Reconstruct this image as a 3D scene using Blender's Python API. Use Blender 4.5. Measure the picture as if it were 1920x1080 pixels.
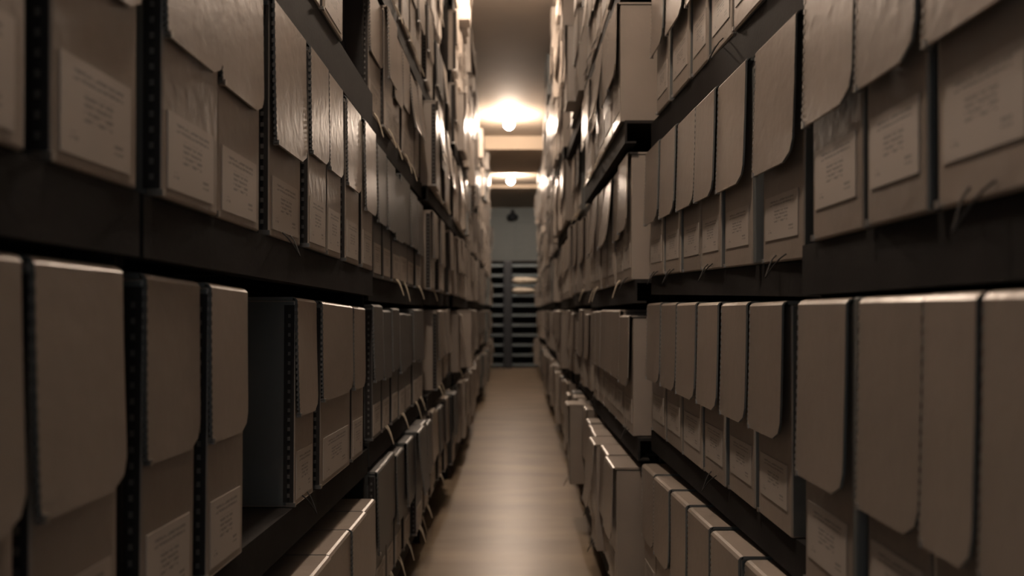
import bpy, bmesh, math, random
from mathutils import Vector, Matrix
random.seed(11)
R = random.Random(5)
SC = bpy.context.scene
COL = SC.collection
for o in list(bpy.data.objects):
    bpy.data.objects.remove(o)

# ---------------------------------------------------------------- camera
HC = 0.678            # camera height above the floor
F = 1500.0            # focal length in pixels of a 1920 wide frame
cam_d = bpy.data.cameras.new('camera')
cam_d.sensor_width = 36.0
cam_d.lens = 36.0 * F / 1920.0
cam_d.shift_x = -5.0 / 1920.0
cam_d.shift_y = 45.0 / 1920.0
cam_d.clip_start = 0.02
cam_d.dof.use_dof = True
cam_d.dof.focus_distance = 1.05
cam_d.dof.aperture_fstop = 4.8
cam = bpy.data.objects.new('camera', cam_d)
cam.location = (0, 0, HC)
cam.rotation_euler = (math.radians(90), 0, 0)
COL.objects.link(cam)
SC.camera = cam

# ---------------------------------------------------------------- world, exposure
w = bpy.data.worlds.new('world')
SC.world = w
w.use_nodes = True
w.node_tree.nodes['Background'].inputs[0].default_value = (0.68, 0.72, 0.74, 1)
w.node_tree.nodes['Background'].inputs[1].default_value = 0.38
vs = SC.view_settings
vs.view_transform = 'Standard'
vs.look = 'None'
vs.gamma = 1.0
vs.exposure = 0.0
vs.use_curve_mapping = False

# ---------------------------------------------------------------- lamps (positions)
LAMP_H = HC + 1.47
LAMPS = [(-0.13, 0.75), (-0.04, 3.3), (-0.045, 6.3), (-0.045, 9.0)]  # first bulb is an unseen addition that lights the near boxes
LAMP_EMIT = 620.0
CEIL = HC + 1.55

# ---------------------------------------------------------------- materials
def mat(name, col, rough=0.6, spec=0.5, metal=0.0, noise=0.0, nscale=20.0, bump=0.0, bscale=200.0, rnd=0.0, stretch=(1, 1, 1), col2=None):
    m = bpy.data.materials.new(name)
    m.use_nodes = True
    nt = m.node_tree
    b = nt.nodes['Principled BSDF']
    b.inputs['Base Color'].default_value = (*col, 1)
    b.inputs['Roughness'].default_value = rough
    b.inputs['Specular IOR Level'].default_value = spec
    b.inputs['Metallic'].default_value = metal
    tc = nt.nodes.new('ShaderNodeTexCoord')
    mp = nt.nodes.new('ShaderNodeMapping')
    mp.inputs['Scale'].default_value = stretch
    nt.links.new(tc.outputs['Object'], mp.inputs['Vector'])
    n = nt.nodes.new('ShaderNodeTexNoise')
    n.inputs['Scale'].default_value = nscale
    n.inputs['Detail'].default_value = 5
    nt.links.new(mp.outputs[0], n.inputs['Vector'])
    mx = nt.nodes.new('ShaderNodeMix')
    mx.data_type = 'RGBA'
    c2 = col2 if col2 else tuple(c * (1 - noise) for c in col)
    mx.inputs['A'].default_value = (*c2, 1)
    mx.inputs['B'].default_value = (*[min(1, c * (1 + noise * .5)) for c in col], 1)
    cr = nt.nodes.new('ShaderNodeMapRange')
    cr.inputs['From Min'].default_value = 0.3
    cr.inputs['From Max'].default_value = 0.7
    nt.links.new(n.outputs['Fac'], cr.inputs['Value'])
    nt.links.new(cr.outputs[0], mx.inputs['Factor'])
    out = mx.outputs['Result']
    if rnd:
        oi = nt.nodes.new('ShaderNodeObjectInfo')
        mr = nt.nodes.new('ShaderNodeMapRange')
        mr.inputs['To Min'].default_value = 1 - rnd
        mr.inputs['To Max'].default_value = 1 + rnd * .6
        nt.links.new(oi.outputs['Random'], mr.inputs['Value'])
        hs = nt.nodes.new('ShaderNodeHueSaturation')
        nt.links.new(mr.outputs[0], hs.inputs['Value'])
        nt.links.new(out, hs.inputs['Color'])
        out = hs.outputs['Color']
    nt.links.new(out, b.inputs['Base Color'])
    if bump:
        n2 = nt.nodes.new('ShaderNodeTexNoise')
        n2.inputs['Scale'].default_value = bscale
        nt.links.new(tc.outputs['Object'], n2.inputs['Vector'])
        bp = nt.nodes.new('ShaderNodeBump')
        bp.inputs['Strength'].default_value = bump
        bp.inputs['Distance'].default_value = 0.002
        nt.links.new(n2.outputs['Fac'], bp.inputs['Height'])
        nt.links.new(bp.outputs[0], b.inputs['Normal'])
    return m

def label_mat():
    m = bpy.data.materials.new('printed_label')
    m.use_nodes = True
    nt = m.node_tree
    b = nt.nodes['Principled BSDF']
    b.inputs['Roughness'].default_value = 0.5
    uv = nt.nodes.new('ShaderNodeTexCoord')
    sp = nt.nodes.new('ShaderNodeSeparateXYZ')
    nt.links.new(uv.outputs['UV'], sp.inputs[0])
    def M(op, a, b_=None):
        n = nt.nodes.new('ShaderNodeMath')
        n.operation = op
        for i, v in enumerate((a, b_)):
            if v is None: continue
            if isinstance(v, (int, float)): n.inputs[i].default_value = v
            else: nt.links.new(v, n.inputs[i])
        return n.outputs[0]
    u, v = sp.outputs[0], sp.outputs[1]
    def band(x, lo, hi):
        return M('MULTIPLY', M('GREATER_THAN', x, lo), M('LESS_THAN', x, hi))
    # ink grains: a noise squeezed along u gives word-like blobs
    mp = nt.nodes.new('ShaderNodeMapping')
    mp.inputs['Scale'].default_value = (26, 14, 1)
    nt.links.new(uv.outputs['UV'], mp.inputs['Vector'])
    ns = nt.nodes.new('ShaderNodeTexNoise')
    ns.inputs['Scale'].default_value = 1.0
    ns.inputs['Detail'].default_value = 1
    nt.links.new(mp.outputs[0], ns.inputs['Vector'])
    word = M('GREATER_THAN', ns.outputs['Fac'], 0.44)
    line = M('LESS_THAN', M('FRACT', M('MULTIPLY', v, 13.0)), 0.55)
    head = M('MULTIPLY', band(v, .77, .92), band(u, .16, .88))
    body = M('MULTIPLY', band(v, .38, .70), band(u, .30, .72))
    c1 = M('MULTIPLY', band(v, .14, .24), band(u, .12, .22))
    c2 = M('MULTIPLY', band(v, .16, .28), band(u, .74, .88))
    reg = M('MAXIMUM', M('MAXIMUM', head, body), M('MAXIMUM', c1, c2))
    ink = M('MULTIPLY', M('MULTIPLY', M('MULTIPLY', reg, line), word), 0.62)
    mx = nt.nodes.new('ShaderNodeMix')
    mx.data_type = 'RGBA'
    mx.inputs['A'].default_value = (0.50, 0.46, 0.42, 1)
    mx.inputs['B'].default_value = (0.12, 0.11, 0.11, 1)
    nt.links.new(ink, mx.inputs['Factor'])
    nt.links.new(mx.outputs['Result'], b.inputs['Base Color'])
    return m

TAN = mat('tan_board', (0.355, 0.31, 0.27), rough=0.31, spec=0.55, noise=0.10, nscale=9, bump=0.25, bscale=60, rnd=0.14)
SIDE = mat('blue_grey_board', (0.155, 0.165, 0.165), rough=0.5, noise=0.08, nscale=12, bump=0.15, bscale=80, rnd=0.1)  # blue-grey, deepened to paint in the shade of the gaps between boxes
GREY = mat('grey_board', (0.145, 0.145, 0.145), rough=0.42, spec=0.5, noise=0.10, nscale=10, bump=0.2, bscale=60, rnd=0.12)
METAL = mat('bright_metal_edge', (0.55, 0.54, 0.52), rough=0.28, metal=0.9, noise=0.1)
DULL = mat('dull_metal_dots', (0.15, 0.145, 0.14), rough=0.5, metal=0.3, noise=0.1)
STEEL = mat('dark_rack_steel', (0.026, 0.025, 0.025), rough=0.7, spec=0.12, noise=0.25, nscale=14, bump=0.1)
CORD = mat('pale_cotton_cord', (0.55, 0.48, 0.38), rough=0.9, noise=0.2, nscale=90)
WIRE = mat('dark_wire', (0.02, 0.018, 0.018), rough=0.8, noise=0.1)
LABEL = label_mat()
FLOORM = mat('worn_floor', (0.28, 0.22, 0.155), rough=0.34, spec=0.35, noise=0.22, nscale=2.2, bump=0.12, bscale=9, stretch=(1, 3.2, 1), col2=(0.17, 0.132, 0.094))
CEILM = mat('cream_ceiling_paint', (0.40, 0.34, 0.28), rough=0.75, noise=0.08, nscale=3, bump=0.2, bscale=40)
BEAMM = mat('beam_paint', (0.42, 0.34, 0.26), rough=0.7, noise=0.08, nscale=3)
WALLM = mat('blue_grey_wall_paint', (0.36, 0.41, 0.42), rough=0.7, noise=0.08, nscale=2.5, bump=0.1, bscale=30)
SIDEW = mat('dark_side_wall', (0.22, 0.19, 0.17), rough=0.8, noise=0.1, nscale=3)
DOORM = mat('door_paint', (0.33, 0.38, 0.39), rough=0.6, noise=0.05)
BLUE = mat('blue_steel', (0.15, 0.19, 0.215), rough=0.45, noise=0.15, nscale=8)
NAVY = mat('navy_steel', (0.02, 0.026, 0.036), rough=0.5, noise=0.15, nscale=8)
PAPER = mat('pale_cloth', (0.75, 0.68, 0.58), rough=0.85, noise=0.2, nscale=14, bump=0.4, bscale=30)
CERAMIC = mat('white_ceramic', (0.7, 0.66, 0.6), rough=0.35)
def emit_mat():
    m = bpy.data.materials.new('lit_bulb_glass')
    m.use_nodes = True
    b = m.node_tree.nodes['Principled BSDF']
    b.inputs['Base Color'].default_value = (1, .9, .75, 1)
    b.inputs['Emission Color'].default_value = (1.0, 0.79, 0.62, 1)
    b.inputs['Emission Strength'].default_value = LAMP_EMIT
    # faint frosting pattern
    n = m.node_tree.nodes.new('ShaderNodeTexNoise')
    m.node_tree.links.new(n.outputs['Fac'], b.inputs['Roughness'])
    return m
BULB = emit_mat()

# ---------------------------------------------------------------- mesh helpers
class MB:
    def __init__(s): s.v = []; s.f = []; s.m = []; s.uv = {}
    def box(s, x0, x1, y0, y1, z0, z1, mi=0, faces=None):
        b = len(s.v)
        s.v += [(x0,y0,z0),(x1,y0,z0),(x1,y1,z0),(x0,y1,z0),(x0,y0,z1),(x1,y0,z1),(x1,y1,z1),(x0,y1,z1)]
        for i, q in enumerate(((0,3,2,1),(4,5,6,7),(0,1,5,4),(1,2,6,5),(2,3,7,6),(3,0,4,7))):
            s.f.append(tuple(b+k for k in q)); s.m.append(faces[i] if faces else mi)
    def hexa(s, pts, mi=0):
        b = len(s.v); s.v += pts
        for q in ((0,3,2,1),(4,5,6,7),(0,1,5,4),(1,2,6,5),(2,3,7,6),(3,0,4,7)):
            s.f.append(tuple(b+k for k in q)); s.m.append(mi)
    def tube(s, pts, r, n=6, mi=0):
        pts = [Vector(p) for p in pts]
        rings = []
        prev = None
        for i, p in enumerate(pts):
            t = (pts[min(i+1, len(pts)-1)] - pts[max(i-1, 0)]).normalized()
            a = prev if prev else (Vector((0,0,1)) if abs(t.z) < .9 else Vector((1,0,0)))
            u = (a - t * a.dot(t)).normalized(); prev = u
            w_ = t.cross(u)
            rings.append([tuple(p + u*math.cos(k*math.tau/n)*r + w_*math.sin(k*math.tau/n)*r) for k in range(n)])
        b = len(s.v)
        for g in rings: s.v += g
        for i in range(len(rings)-1):
            for k in range(n):
                a0 = b+i*n+k; a1 = b+i*n+(k+1)%n
                s.f.append((a0, a1, a1+n, a0+n)); s.m.append(mi)
        s.f.append(tuple(b+k for k in reversed(range(n)))); s.m.append(mi)
        e = b+(len(rings)-1)*n
        s.f.append(tuple(e+k for k in range(n))); s.m.append(mi)
    def lathe(s, prof, n=24, mi=0, c=(0,0)):
        b = len(s.v)
        for r, z in prof:
            s.v += [(c[0]+r*math.cos(k*math.tau/n), c[1]+r*math.sin(k*math.tau/n), z) for k in range(n)]
        for i in range(len(prof)-1):
            for k in range(n):
                a0 = b+i*n+k; a1 = b+i*n+(k+1)%n
                s.f.append((a0, a1, a1+n, a0+n)); s.m.append(mi)
        s.f.append(tuple(b+k for k in reversed(range(n)))); s.m.append(mi)
        e = b+(len(prof)-1)*n
        s.f.append(tuple(e+k for k in range(n))); s.m.append(mi)
    def mesh(s, name, mats, bevel=0, smooth=False):
        me = bpy.data.meshes.new(name)
        me.from_pydata(s.v, [], s.f)
        for m in mats: me.materials.append(m)
        me.polygons.foreach_set('material_index', s.m)
        bm = bmesh.new(); bm.from_mesh(me)
        bmesh.ops.recalc_face_normals(bm, faces=bm.faces)
        if bevel:
            bmesh.ops.bevel(bm, geom=list(bm.edges), offset=bevel, segments=2, affect='EDGES', profile=0.5)
        bm.to_mesh(me); bm.free()
        if smooth:
            me.polygons.foreach_set('use_smooth', [True]*len(me.polygons))
        return me

def link(name, me, parent=None, loc=None):
    o = bpy.data.objects.new(name, me)
    COL.objects.link(o)
    if parent: o.parent = parent
    if loc: o.location = loc
    return o
def tag(o, label=None, cat=None, group=None, kind=None):
    if label: o['label'] = label
    if cat: o['category'] = cat
    if group: o['group'] = group
    if kind: o['kind'] = kind
    return o

# ---------------------------------------------------------------- the setting
BACK = -1.6
END = 11.6
WX = 1.15
def slab(name, x0, x1, y0, y1, z0, z1, m):
    b = MB(); b.box(x0, x1, y0, y1, z0, z1)
    return tag(link(name, b.mesh(name, [m])), kind='structure')
slab('floor', -WX, WX, BACK, END, -0.1, 0, FLOORM)
slab('ceiling', -WX, WX, BACK, END, CEIL, CEIL+0.1, CEILM)
slab('wall_left', -WX-0.1, -WX, BACK, END, -0.1, CEIL+0.1, SIDEW)
slab('wall_right', WX, WX+0.1, BACK, END, -0.1, CEIL+0.1, SIDEW)
slab('wall_back', -WX-0.1, WX+0.1, END, END+0.1, -0.1, CEIL+0.1, WALLM)
slab('trim_1', -WX, WX, 7.05, 8.27, HC+1.434, CEIL, BEAMM)
slab('trim_2', -WX, WX, 9.75, END, HC+1.512, CEIL, BEAMM)
# door in the far wall
b = MB()
b.box(-0.02, 0.62, END-0.045, END, 0, 1.98)
b.box(0.05, 0.55, END-0.055, END-0.045, 1.1, 1.85)
b.box(0.05, 0.55, END-0.055, END-0.045, 0.15, 0.95)
tag(link('door_1', b.mesh('door_1', [DOORM], bevel=0.004)), kind='structure')
b = MB()
b.box(-0.08, -0.02, END-0.06, END, 0, 2.04)
b.box(0.62, 0.68, END-0.06, END, 0, 2.04)
b.box(-0.08, 0.68, END-0.06, END, 1.98, 2.04)
tag(link('trim_3', b.mesh('trim_3', [WALLM])), kind='structure')

# ---------------------------------------------------------------- racks
NROW = 7
GEN = [-0.555, -0.245, 0.066, 0.376, 0.682, 0.988, 1.282]      # shelf tops, rel. to the camera
DEP = 0.39
def rows_with(**kw):
    r = [(g, g) for g in GEN]
    for k, v in kw.items(): r[int(k[1:])] = v
    return r
def bay(y0, y1, a0, a1, rows=None, arow=None, lips=None):
    return dict(y0=y0, y1=y1, a0=a0, a1=a1, rows=rows or [(g, g) for g in GEN], arow=arow or [0]*NROW, lips=lips or [0.045]*NROW)
LB = [bay(-0.35, 0.5565, .256, .256, rows_with(r0=(-.565, -.568), r1=(-.222, -.226), r2=(.088, .083), r3=(.405, .402)), arow=[0, .009, 0, 0, 0, 0, 0]),
      bay(0.5585, 1.465, .256, .256, rows_with(r0=(-.568, -.59), r1=(-.228, -.250), r2=(.083, .074), r3=(.408, .398)), arow=[-.008, .009, 0, 0, 0, 0, 0], lips=[.045, .045, .045, .066, .045, .045, .045])]
RB = [bay(-0.18, 0.725, .256, .256, rows_with(r0=(-.52, -.525), r1=(-.238, -.238), r2=(.064, .060), r3=(.385, .385))),
      bay(0.73, 1.56, .275, .262, rows_with(r0=(-.503, -.541), r1=(-.224, -.228), r2=(.049, .069), r3=(.338, .367), r4=(.65, .675)), arow=[-.02, 0, 0, 0, 0, 0, 0], lips=[.04, .04, .035, .05, .045, .045, .045])]
y = 1.47
lA = [.258, .262, .25, .262, .27, .262, .275, .272, .28]
lU = [0, .015, 0, -.005, .01, .02, .0, .01, .01]
for i, a in enumerate(lA):
    j = [R.uniform(-.012, .012) for _ in range(NROW)]
    u = [0, 0, 0, 0, lU[i], lU[i]*1.5, lU[i]*2]
    LB.append(bay(y, y+.88, a, a+R.uniform(-.006, .006), [(g+(e := R.uniform(-.005, .005)), g+e+R.uniform(-.005, .005)) for g in GEN], [p+q for p, q in zip(j, u)]))
    y += .885
y = 1.565
rA = [.236, .25, .238, .256, .25, .258, .27, .268, .275]
rU = [-.012, -.03, -.03, -.03, -.02, -.01, -.01, 0, 0]
for i, a in enumerate(rA):
    j = [R.uniform(-.012, .012) for _ in range(NROW)]
    if i == 0: j = [-.024, .002, -.004, -.024, -.012, 0, 0]
    u = [0, 0, 0, 0, rU[i], rU[i], rU[i]]
    RB.append(bay(y, y+.87, a, a+R.uniform(-.006, .006), [(g+(e := R.uniform(-.005, .005)), g+e+R.uniform(-.005, .005)) for g in GEN], [p+q for p, q in zip(j, u)]))
    y += .875

ORD = ['', 'first', 'second', 'third', 'fourth', 'fifth', 'sixth', 'seventh', 'eighth', 'ninth', 'tenth', 'eleventh', 'twelfth', 'thirteenth', 'fourteenth', 'fifteenth', 'sixteenth', 'seventeenth', 'eighteenth', 'nineteenth', 'twentieth']
def ordw(n):
    if n <= 20: return ORD[n]
    t = {2: 'twenty', 3: 'thirty', 4: 'forty', 5: 'fifty'}[n // 10]
    return t + '-' + ORD[n % 10] if n % 10 else {2: 'twentieth', 3: 'thirtieth', 4: 'fortieth', 5: 'fiftieth'}[n // 10]

for side, bays in ((-1, LB), (1, RB)):
    sn = 'left' if side < 0 else 'right'
    for bi, B in enumerate(bays):
        root = bpy.data.objects.new('shelving_unit', None)
        COL.objects.link(root)
        ym = (B['y0']+B['y1'])/2
        root.location = (side*(B['a0']+DEP/2), ym, 0)
        which = 'nearest to the camera' if bi == 0 else ordw(bi+1) + ' along from the camera'
        tag(root, f'dark steel shelving unit on the {sn} of the aisle, {which}', 'shelving', 'steel shelving units lining the aisle')
        ox = root.location.x
        def X(p): return side*p-ox
        for r in range(NROW):
            z0, z1 = (HC+k for k in B['rows'][r])
            a0 = B['a0']+B['arow'][r]+.004; a1 = B['a1']+B['arow'][r]+.004
            Y0 = B['y0']-ym+.002; Y1 = B['y1']-ym-.002
            lip = B['lips'][r]
            m = MB()
            xb0, xb1 = X(B['a0']+DEP+.02), X(B['a1']+DEP+.02)
            def hx(p0, p1, q0, q1, t, bt):     # front x at both ends, back x at both ends, top drop, bottom drop
                m.hexa([(p0, Y0, z0-bt), (p1, Y1, z1-bt), (q1, Y1, z1-bt), (q0, Y0, z0-bt), (p0, Y0, z0-t), (p1, Y1, z1-t), (q1, Y1, z1-t), (q0, Y0, z0-t)])
            hx(X(a0), X(a1), xb0, xb1, 0, .006)
            hx(X(a0), X(a1), X(a0+.004), X(a1+.004), .006, lip)
            hx(X(a0+.004), X(a1+.004), X(a0+.022), X(a1+.022), lip-.004, lip)
            hx(X(B['a0']+DEP+.016), X(B['a1']+DEP+.016), xb0, xb1, .006, lip)
            link('shelf', m.mesh('shelf', [STEEL]), root)
        for yy in (B['y0'], B['y1']):
            s_ = 1 if yy == B['y0'] else -1
            for back in (0, 1):
                a = (B['a0'] if s_ > 0 else B['a1']) + (.05 if s_ > 0 and side > 0 and bi == 2 else .02) + back*(DEP-.04)
                m = MB()
                ya, yb = sorted((yy-ym+s_*.0005, yy-ym+s_*.0035))
                xa, xb = sorted((X(a), X(a+.035)))
                m.box(xa, xb, ya, yb, 0, CEIL-.006)
                yc, yd = sorted((yy-ym+s_*.0035, yy-ym+s_*.006))
                xc, xd = sorted((X(a if not back else a+.032), X(a+.003 if not back else a+.035)))
                m.box(xc, xd, yc, yd, 0, CEIL-.006)
                # keyholes: rows of raised slots
                for k in range(28):
                    zz = .06+k*.075
                    m.box(xc-.0004, xd+.0004, (yc+yd)/2-.002, (yc+yd)/2+.002, zz, zz+.012)
                link('upright', m.mesh('upright', [STEEL]), root)

# ---------------------------------------------------------------- archive box parts
BH = 0.256     # height
BW = 0.115     # nominal width
BD = 0.35
def body_mesh(front, name, hi=True, side=None):
    m = MB()
    w_ = BW/2
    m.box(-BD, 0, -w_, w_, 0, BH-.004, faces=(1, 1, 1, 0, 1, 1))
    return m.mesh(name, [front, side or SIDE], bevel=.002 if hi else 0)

FLAPS = [(.0028, .002, .138), (.006, .003, .158), (.0095, .003, .152), (.008, .016, .156), (.0028, .004, .146)]   # stand-off, swing, length
CH = .006
def flap_rows(v, n=10):
    base, opn, ln = FLAPS[v]
    rr, rl = .024, .004
    w_ = BW/2+.0015
    out = [(base-CH, BH, -w_, w_), (base-CH*.4, BH-CH*.22, -w_, w_)]
    for i in range(n+1):
        t = i/n
        d = CH*.75+(ln-CH*.75)*(1-(1-t)**1.25)    # distance down, denser at the bottom
        x = base+opn*(d/ln)**1.5
        rem = ln-d
        def cut(r): return 0 if rem >= r else r-math.sqrt(max(0, r*r-(r-rem)**2))
        out.append((x, BH-d, -w_+cut(rl), w_-cut(rr)))
    return out
def lid_mesh(front, v, name, n=10, side=None):
    m = MB()
    w_ = BW/2+.0015
    base = FLAPS[v][0]
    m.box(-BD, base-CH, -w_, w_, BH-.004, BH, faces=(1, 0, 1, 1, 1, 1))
    rows = flap_rows(v, n)
    th = .0022
    b = len(m.v)
    for x, z, yl, yr in rows:
        m.v += [(x-th, yl, z-.0002), (x, yl, z), (x, yr, z), (x-th, yr, z-.0002)]
    for i in range(len(rows)-1):
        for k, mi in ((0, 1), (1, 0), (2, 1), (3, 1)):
            p = b+i*4
            m.f.append((p+k, p+(k+1) % 4, p+4+(k+1) % 4, p+4+k)); m.m.append(mi)
    e = b+(len(rows)-1)*4
    m.f.append((b, b+1, b+2, b+3)); m.m.append(0)
    m.f.append((e, e+1, e+2, e+3)); m.m.append(0)
    return m.mesh(name, [front, side or SIDE])
def label_mesh(z0, z1, name):
    m = MB()
    yl, yr = -BW/2+.009, BW/2-.012
    x = .0009
    m.v = [(x, yl, z0), (x, yr, z0), (x, yr, z1), (x, yl, z1), (.0001, yl, z0), (.0001, yr, z0), (.0001, yr, z1), (.0001, yl, z1)]
    m.f = [(0, 1, 2, 3), (4, 7, 6, 5), (0, 4, 5, 1), (1, 5, 6, 2), (2, 6, 7, 3), (3, 7, 4, 0)]
    m.m = [0]*6
    me = bpy.data.meshes.new(name)
    me.from_pydata(m.v, [], m.f)
    me.materials.append(LABEL)
    uv = me.uv_layers.new(name='UVMap')
    for p in me.polygons:
        for li in p.loop_indices:
            v = me.vertices[me.loops[li].vertex_index].co
            uv.data[li].uv = ((v.y-yl)/(yr-yl), (v.z-z0)/(z1-z0))
    return me
def edge_mesh():
    """dark folded strip down the corner, a row of staples on it and a bright clip at its foot"""
    m = MB()
    y0 = -BW/2
    m.box(-.0135, -.001, y0-.0008, y0, .006, BH-.010, 0)
    z = .012
    while z < BH-.016:
        m.box(-.0085, -.0055, y0-.0018, y0-.0006, z, z+.0045, 1)
        z += .0115
    m.box(-.010, .0016, y0-.0020, y0+.003, .0005, .0055, 2)
    return m.mesh('metal_edge', [WIRE, DULL, METAL])
def staple_mesh(v, m_, wd, name):
    m = MB()
    rows = flap_rows(v, 20)[2:]
    for i, (x, z, yl, yr) in enumerate(rows[:-1]):
        x2, z2, yl2, _ = rows[i+1]
        zt = z-(z-z2)*.5
        m.hexa([(x-.003, yl-.0007, z2), (x+.0006, yl-.0007, z2), (x+.0006, yl+wd, z2), (x-.003, yl+wd, z2),
                (x-.003, yl-.0007, zt), (x+.0006, yl-.0007, zt), (x+.0006, yl+wd, zt), (x-.003, yl+wd, zt)])
    x, z, yl, yr = rows[-1]
    m.box(x-.005, x+.0012, yl-.0012, yl+.003, z-.001, z+.004, 1)
    return m.mesh(name, [m_, METAL])
def loop_mesh(name, ln, wd, m_, r=.0009):
    m = MB()
    pts = []
    for k in range(17):
        t = k/16
        a = math.pi*t
        pts.append((.0005+.016*math.sin(a)**.7, -wd/2+wd*t+.004*math.sin(a*2), .008-ln*math.sin(a)))
    m.tube(pts, r, 8)
    return m.mesh(name, [m_], smooth=True)

KINDS = {}
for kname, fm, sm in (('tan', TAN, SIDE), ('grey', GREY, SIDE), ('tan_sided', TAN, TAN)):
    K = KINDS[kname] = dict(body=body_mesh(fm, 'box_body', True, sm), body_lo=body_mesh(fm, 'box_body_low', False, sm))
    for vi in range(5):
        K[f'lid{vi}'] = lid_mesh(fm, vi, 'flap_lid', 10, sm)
        K[f'lidlo{vi}'] = lid_mesh(fm, vi, 'flap_lid_low', 5, sm)
STAP = {(-1, v): staple_mesh(v, DULL, .0004, 'staple_strip') for v in range(5)}
STAP.update({(1, v): staple_mesh(v, METAL, .002, 'staple_strip') for v in range(5)})
LAB = {'l': label_mesh(.008, .066, 'label'), 'r': label_mesh(.026, .076, 'label')}
EDGE = edge_mesh()
LOOPS = [loop_mesh('pull_loop', .040, .022, CORD, .0014), loop_mesh('pull_loop', .048, .018, CORD, .0013), loop_mesh('pull_loop', .026, .030, WIRE, .0008)]

# ---------------------------------------------------------------- where every box stands
# explicit rows measured along the aisle (start, end, opts)
EXPL = {
    (-1, 0, 2): [(.20, .305, ''), (.318, .420, ''), (.4465, .5475, '')],
    (-1, 1, 2): [(.578, .686, ''), (.695, .808, ''), (.842, .965, ''), (.985, 1.078, ''), (1.091, 1.176, ''), (1.215, 1.32, ''), (1.352, 1.452, '')],
    (-1, 0, 1): [(.20, .30, ''), (.31, .42, ''), (.435, .531, 'p')],
    (-1, 1, 1): [(.5685, .663, ''), (.682, .773, ''), (.972, 1.062, ''), (1.086, 1.283, ''), (1.305, 1.40, '')],
    (1, 0, 2): [(.18, .275, ''), (.285, .38, ''), (.390, .484, 'l'), (.494, .578, 'l'), (.592, .690, 'l')],
    (1, 1, 2): [(.76, .883, ''), (.915, 1.035, ''), (1.042, 1.145, 'l'), (1.152, 1.27, 'l'), (1.278, 1.40, ''), (1.408, 1.545, 'l')],
    (1, 0, 1): [(.19, .275, ''), (.283, .372, ''), (.379, .427, ''), (.434, .488, ''), (.495, .583, 'o'), (.606, .705, 'o')],
    (1, 1, 1): [(.79, .897, 'o'), (.909, 1.015, 'o'), (1.024, 1.133, 'o'), (1.142, 1.268, 'o'), (1.277, 1.40, 'o'), (1.409, 1.54, '')],
}
spots = []
for side, bays in ((-1, LB), (1, RB)):
    for bi, B in enumerate(bays):
        for r in range(NROW):
            ex = EXPL.get((side, bi, r))
            lst = []
            if ex:
                lst = list(ex)
            else:
                yy = B['y0']+.018
                if bi == 0: yy = .20 if r < 3 else .25
                while True:
                    wd = R.choice((.095, .105, .115, .115, .122, .128, .135))
                    if yy+wd > B['y1']-.016: break
                    if R.random() > .025 or bi == 2:
                        lst.append((yy, yy+wd, ''))
                    yy += wd+R.choice((.007, .008, .009, .013, .02))
                # spread the slack
            for (p, q, o) in lst:
                t = ((p+q)/2-B['y0'])/(B['y1']-B['y0'])
                a = B['a0']+(B['a1']-B['a0'])*t+B['arow'][r]
                z = B['rows'][r][0]*(1-t)+B['rows'][r][1]*t
                slope = math.atan2(B['rows'][r][1]-B['rows'][r][0], B['y1']-B['y0'])
                far = bi >= 2
                pro = R.uniform(-.003, .002)
                if far:
                    pro = R.uniform(-.013, .020)
                    if R.random() < .20: pro += R.uniform(.01, .032)
                if bi == 2: pro = R.uniform(-.004, .004)
                if far and r == 0: pro += R.choice((0, .008, .02))
                sh = .93 if r == NROW-1 else R.uniform(.975, 1.0) if far else 1.0
                if r < NROW-1:
                    ga, gb = (B['rows'][r+1][0]-B['rows'][r][0], B['rows'][r+1][1]-B['rows'][r][1])
                    sh = min(sh, (min(ga, gb)*.5+(ga*(1-t)+gb*t)*.5-B['lips'][r+1]-.005)/BH)
                grey = (side < 0 and bi == 2 and r in (0, 1, 2)) or (bi > 2 and R.random() < .12)
                if side > 0 and bi == 1: vi = 2
                elif side > 0 and bi == 0: vi = 1
                elif side < 0 and bi <= 1: vi = R.choice((0, 0, 1))
                else: vi = R.choice((0, 1, 1, 2, 2, 3))
                if side > 0 and bi == 2: vi = R.choice((1, 2, 2, 3))
                if side < 0 and bi <= 2 and r == 1: vi = R.choice((0, 4))
                if r == 0 and not far: vi = 0
                lean = R.uniform(-.006, .006)
                if far and R.random() < .3: sh *= R.uniform(.93, 1)
                loop = -1
                if side < 0 and bi == 2: loop = R.choice((0, 1, 0, 1, -1))
                elif side > 0 and not far: loop = R.choice((2, -1, -1))
                elif side < 0 and not far: loop = R.choice((2, -1, -1, -1))
                else: loop = R.choice((0, -1, -1, 2))
                spots.append(dict(side=side, bi=bi, r=r, y0=p, y1=q, a=a-pro, z=z, slope=slope, sh=sh, kind='grey' if grey else 'tan_sided' if far else 'tan', vi=vi, lean=lean, loop=loop, pro=pro, yaw=R.uniform(-.003, .003)))

def proj(x, y_, z):
    return (965+F*x/y_, 585-F*(z)/y_)
for s in spots:
    pts = [proj(s['side']*s['a'], yy, zz) for yy in (s['y0'], s['y1']) for zz in (s['z'], s['z']+BH*s['sh'])]
    x0, x1 = min(p[0] for p in pts), max(p[0] for p in pts)
    y0_, y1_ = min(p[1] for p in pts), max(p[1] for p in pts)
    cx0, cx1, cy0, cy1 = max(x0, 0), min(x1, 1920), max(y0_, 0), min(y1_, 1080)
    s['area'] = max(0, cx1-cx0)*max(0, cy1-cy0)
vis = sorted([s for s in spots if s['area'] > 0], key=lambda s: -s['area'])
one = vis[:300]
one_ids = {id(s) for s in one}
rest = [s for s in spots if id(s) not in one_ids]

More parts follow.
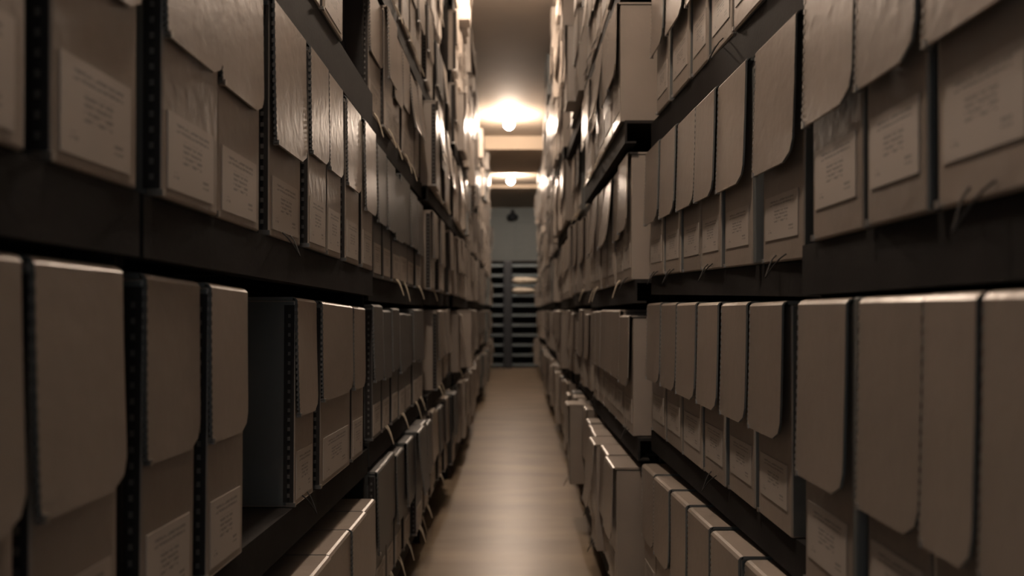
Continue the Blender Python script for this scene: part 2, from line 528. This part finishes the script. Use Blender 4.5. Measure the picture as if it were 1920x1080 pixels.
SHELFW = ['the bottom shelf', 'the second shelf up', 'the third shelf up', 'the fourth shelf up', 'the fifth shelf up', 'the sixth shelf up', 'the top shelf']
def matrix_of(s):
    side = s['side']
    rz = (0 if side < 0 else math.pi)+s['yaw']
    sx = s['slope'] if side < 0 else -s['slope']
    yc = (s['y0']+s['y1'])/2
    return (side*s['a'], yc, HC+s['z']+.0006), (sx+s['lean']*.2, 0, rz), (1, (s['y1']-s['y0'])/BW, s['sh'])
count = {}
for s in sorted(one, key=lambda s: s['y0']):
    k = (s['side'], s['r'])
    count[k] = count.get(k, 0)+1
    n = count[k]
    sn = 'left' if s['side'] < 0 else 'right'
    root = bpy.data.objects.new('archive_box', None)
    COL.objects.link(root)
    root.location, root.rotation_euler, root.scale = matrix_of(s)
    look = s['kind'].split('_')[0]
    s['wide'] = s['y1']-s['y0'] > .15
    if s['y1']-s['y0'] > .15: look = 'wide '+look
    where = 'nearest the camera' if n == 1 else f'{ordw(n)} from the camera'
    tag(root, f'{look} lidded archive box on {SHELFW[s["r"]]}, {sn} side, {where}', 'box', f'archive boxes on the {sn} racks')
    K = KINDS[s['kind']]
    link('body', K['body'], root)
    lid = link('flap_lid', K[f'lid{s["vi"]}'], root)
    link('label', LAB['l' if s['side'] < 0 else 'r'], root)
    big = s['area'] > 500
    if big:
        link('staple_strip', STAP[s['side'], s['vi']], lid)
        link('metal_edge', EDGE, root)
    if s['loop'] >= 0 and s['area'] > 350 and s['pro'] > -.004:
        lp = link('pull_loop', LOOPS[s['loop']], root)
        tag(lp, 'dark wire loop' if s['loop'] == 2 else 'pale cord loop')

# all remaining boxes, out of sight or a few pixels each, as one object
allv, allf, allm = [], [], []
mats = [TAN, SIDE, GREY, LABEL]
for s in rest:
    loc, rot, sc = matrix_of(s)
    M4 = Matrix.Translation(loc) @ Matrix.Rotation(rot[2], 4, 'Z') @ Matrix.Rotation(rot[0], 4, 'X') @ Matrix.Diagonal((*sc, 1))
    K = KINDS[s['kind']]
    for me, mp in ((K['body_lo'], (2 if s['kind'] == 'grey' else 0, 0 if s['kind'] == 'tan_sided' else 1)), (K[f'lidlo{s["vi"]}'], (2 if s['kind'] == 'grey' else 0, 0 if s['kind'] == 'tan_sided' else 1)), (LAB['l'], (3, 3))):
        b0 = len(allv)
        allv += [tuple(M4 @ v.co) for v in me.vertices]
        for p in me.polygons:
            allf.append(tuple(b0+k for k in p.vertices)); allm.append(mp[p.material_index])
me = bpy.data.meshes.new('distant_archive_boxes')
me.from_pydata(allv, [], allf)
for m in mats: me.materials.append(m)
me.polygons.foreach_set('material_index', allm)
tag(link('distant_archive_boxes', me), 'many small tan archive boxes filling the far ends of both racks', 'boxes', kind='stuff')

# ---------------------------------------------------------------- blue-grey divider boards
def divider(side, yc, bi, r, label, pro=.012, lean=0.0, top=.262):
    B = (LB if side < 0 else RB)[bi]
    t = (yc-B['y0'])/(B['y1']-B['y0'])
    a = B['a0']+(B['a1']-B['a0'])*t
    z = B['rows'][r][0]*(1-t)+B['rows'][r][1]*t
    root = MB()
    root.box(-.30, 0, -.004, .004, 0, top)
    me = root.mesh('divider_board', [SIDE], bevel=.0015)
    o = link('divider_board', me)
    o.location = (side*(a-pro), yc, HC+z+.001)
    o.rotation_euler = (lean, 0, 0 if side < 0 else math.pi)
    tag(o, label, 'divider', 'blue-grey divider boards on the right rack')
divider(1, .897, 1, 2, 'blue-grey board upright beside the foremost mid-rack box, right side, third shelf up', lean=.02, pro=.004, top=.222)
divider(1, .5945, 0, 1, 'blue-grey board leaning between the two foremost boxes of the second shelf up, right side', lean=-.015, pro=.004, top=.248)

# ---------------------------------------------------------------- lamps
for i, (x, y_) in enumerate(LAMPS):
    root = bpy.data.objects.new('ceiling_lamp', None)
    COL.objects.link(root)
    root.location = (x, y_, CEIL)
    tag(root, ['bare bulb on the ceiling right above the camera, out of the photo', 'bare round bulb on the ceiling over the near racks, only its glow showing', 'bare glowing bulb on the ceiling, nearer of the two seen, before the beam', 'bare glowing bulb on the ceiling, smaller and farther, behind the beam'][i], 'lamp', 'bare ceiling bulbs')
    m = MB()
    m.lathe([(.050, 0), (.050, -.008), (.034, -.014), (.022, -.030), (.020, -.034)])
    link('lamp_holder', m.mesh('lamp_holder', [CERAMIC], smooth=True), root)
    m = MB()
    prof = [(.013, -.028)]
    for k in range(12):
        a = math.radians(20+k*160/12)
        prof.append((.040*math.sin(a)*(1 if k > 3 else .75+.06*k), -.072+.040*math.cos(a)))
    prof.append((.002, -.112))
    m.lathe(prof, 20)
    link('bulb', m.mesh('bulb', [BULB], smooth=True), root)

# small dark fitting hanging on the far wall
m = MB()
m.tube([(0, 0, .05), (0, 0, 0)], .012, 8)
m.lathe([(.02, 0), (.075, -.03), (.085, -.07), (.06, -.10), (.01, -.11)], 20)
o = link('wall_lamp', m.mesh('wall_lamp', [NAVY], smooth=True), None, (-0.03, END-.13, HC+1.42))
m2 = MB(); m2.tube([(0, 0, .045), (0, .07, .05), (0, .129, .02)], .009, 8); m2.box(-.03, .03, .12, .13, -.03, .06)
link('bracket', m2.mesh('bracket', [NAVY]), o)
tag(o, 'unlit dark lamp fitting high on the blue-grey far wall', 'lamp')

# ---------------------------------------------------------------- slatted blue steel rack at the end
ZR = 9.72
root = bpy.data.objects.new('tray_rack', None)
COL.objects.link(root)
root.location = (0.03, ZR, 0)
tag(root, 'blue-grey steel rack of closely spaced flat trays at the far end of the aisle', 'rack')
x0, x1 = -.34, .36
TOPZ = HC+.61
n = 11
for k in range(n):
    z = .04+k*(TOPZ-.08)/(n-1)
    m = MB()
    m.box(x0, x1, 0, .5, z, z+.006)
    m.box(x0, x1, -.006, 0, z-.020, z+.012)
    m.box(x0, x1, .49, .5, z-.02, z+.012)
    link('tray', m.mesh('tray', [BLUE]), root)
for px in (x0-.02, x1):
    for py in (-.01, .49):
        m = MB(); m.box(px, px+.02, py, py+.02, 0, TOPZ)
        link('upright', m.mesh('upright', [NAVY]), root)
m = MB(); m.box(-.165, -.062, -.07, -.012, 0, TOPZ+.01)
m.box(-.150, -.077, -.078, -.07, .02, TOPZ-.01)
link('centre_post', m.mesh('centre_post', [NAVY], bevel=.003), root)
m = MB(); m.box(x0, x1, .502, .508, 0, TOPZ)  # dark sheet added behind the trays so their gaps look dark
link('back_panel', m.mesh('back_panel', [NAVY]), root)
m = MB(); m.box(x0-.02, x1+.02, -.012, .51, TOPZ, TOPZ+.012)
link('top_rail', m.mesh('top_rail', [STEEL]), root)
def bundle(cx, cz, w_, h_, label):
    m = MB()
    bm_pts = []
    N1, N2 = 14, 10
    for i in range(N2+1):
        ph = math.pi*i/N2
        for k in range(N1):
            th = math.tau*k/N1
            sx = math.copysign(abs(math.cos(th))**.6, math.cos(th))*math.sin(ph)**.6
            sy = math.copysign(abs(math.sin(th))**.6, math.sin(th))*math.sin(ph)**.6
            sag = 1+.10*math.sin(3*th+cx*9)
            m.v.append((sx*w_/2*sag, sy*.10, h_/2*math.cos(ph)*(1+.12*math.sin(2*th))))
    for i in range(N2):
        for k in range(N1):
            a0 = i*N1+k; a1 = i*N1+(k+1) % N1
            m.f.append((a0, a1, a1+N1, a0+N1)); m.m.append(0)
    o = link('cloth_bundle', m.mesh('cloth_bundle', [PAPER], smooth=True), None, (cx, ZR+.06, cz))
    tag(o, label, 'bundle', 'pale bundles on the end rack')
dz = (TOPZ-.08)/(n-1)
bundle(.12, .04+8*dz+.012+.045, .34, .078, 'pale folded bundle on the end rack, upper of the two')
bundle(.10, .04+7*dz+.012+.042, .30, .073, 'pale folded bundle on the end rack, lower of the two')
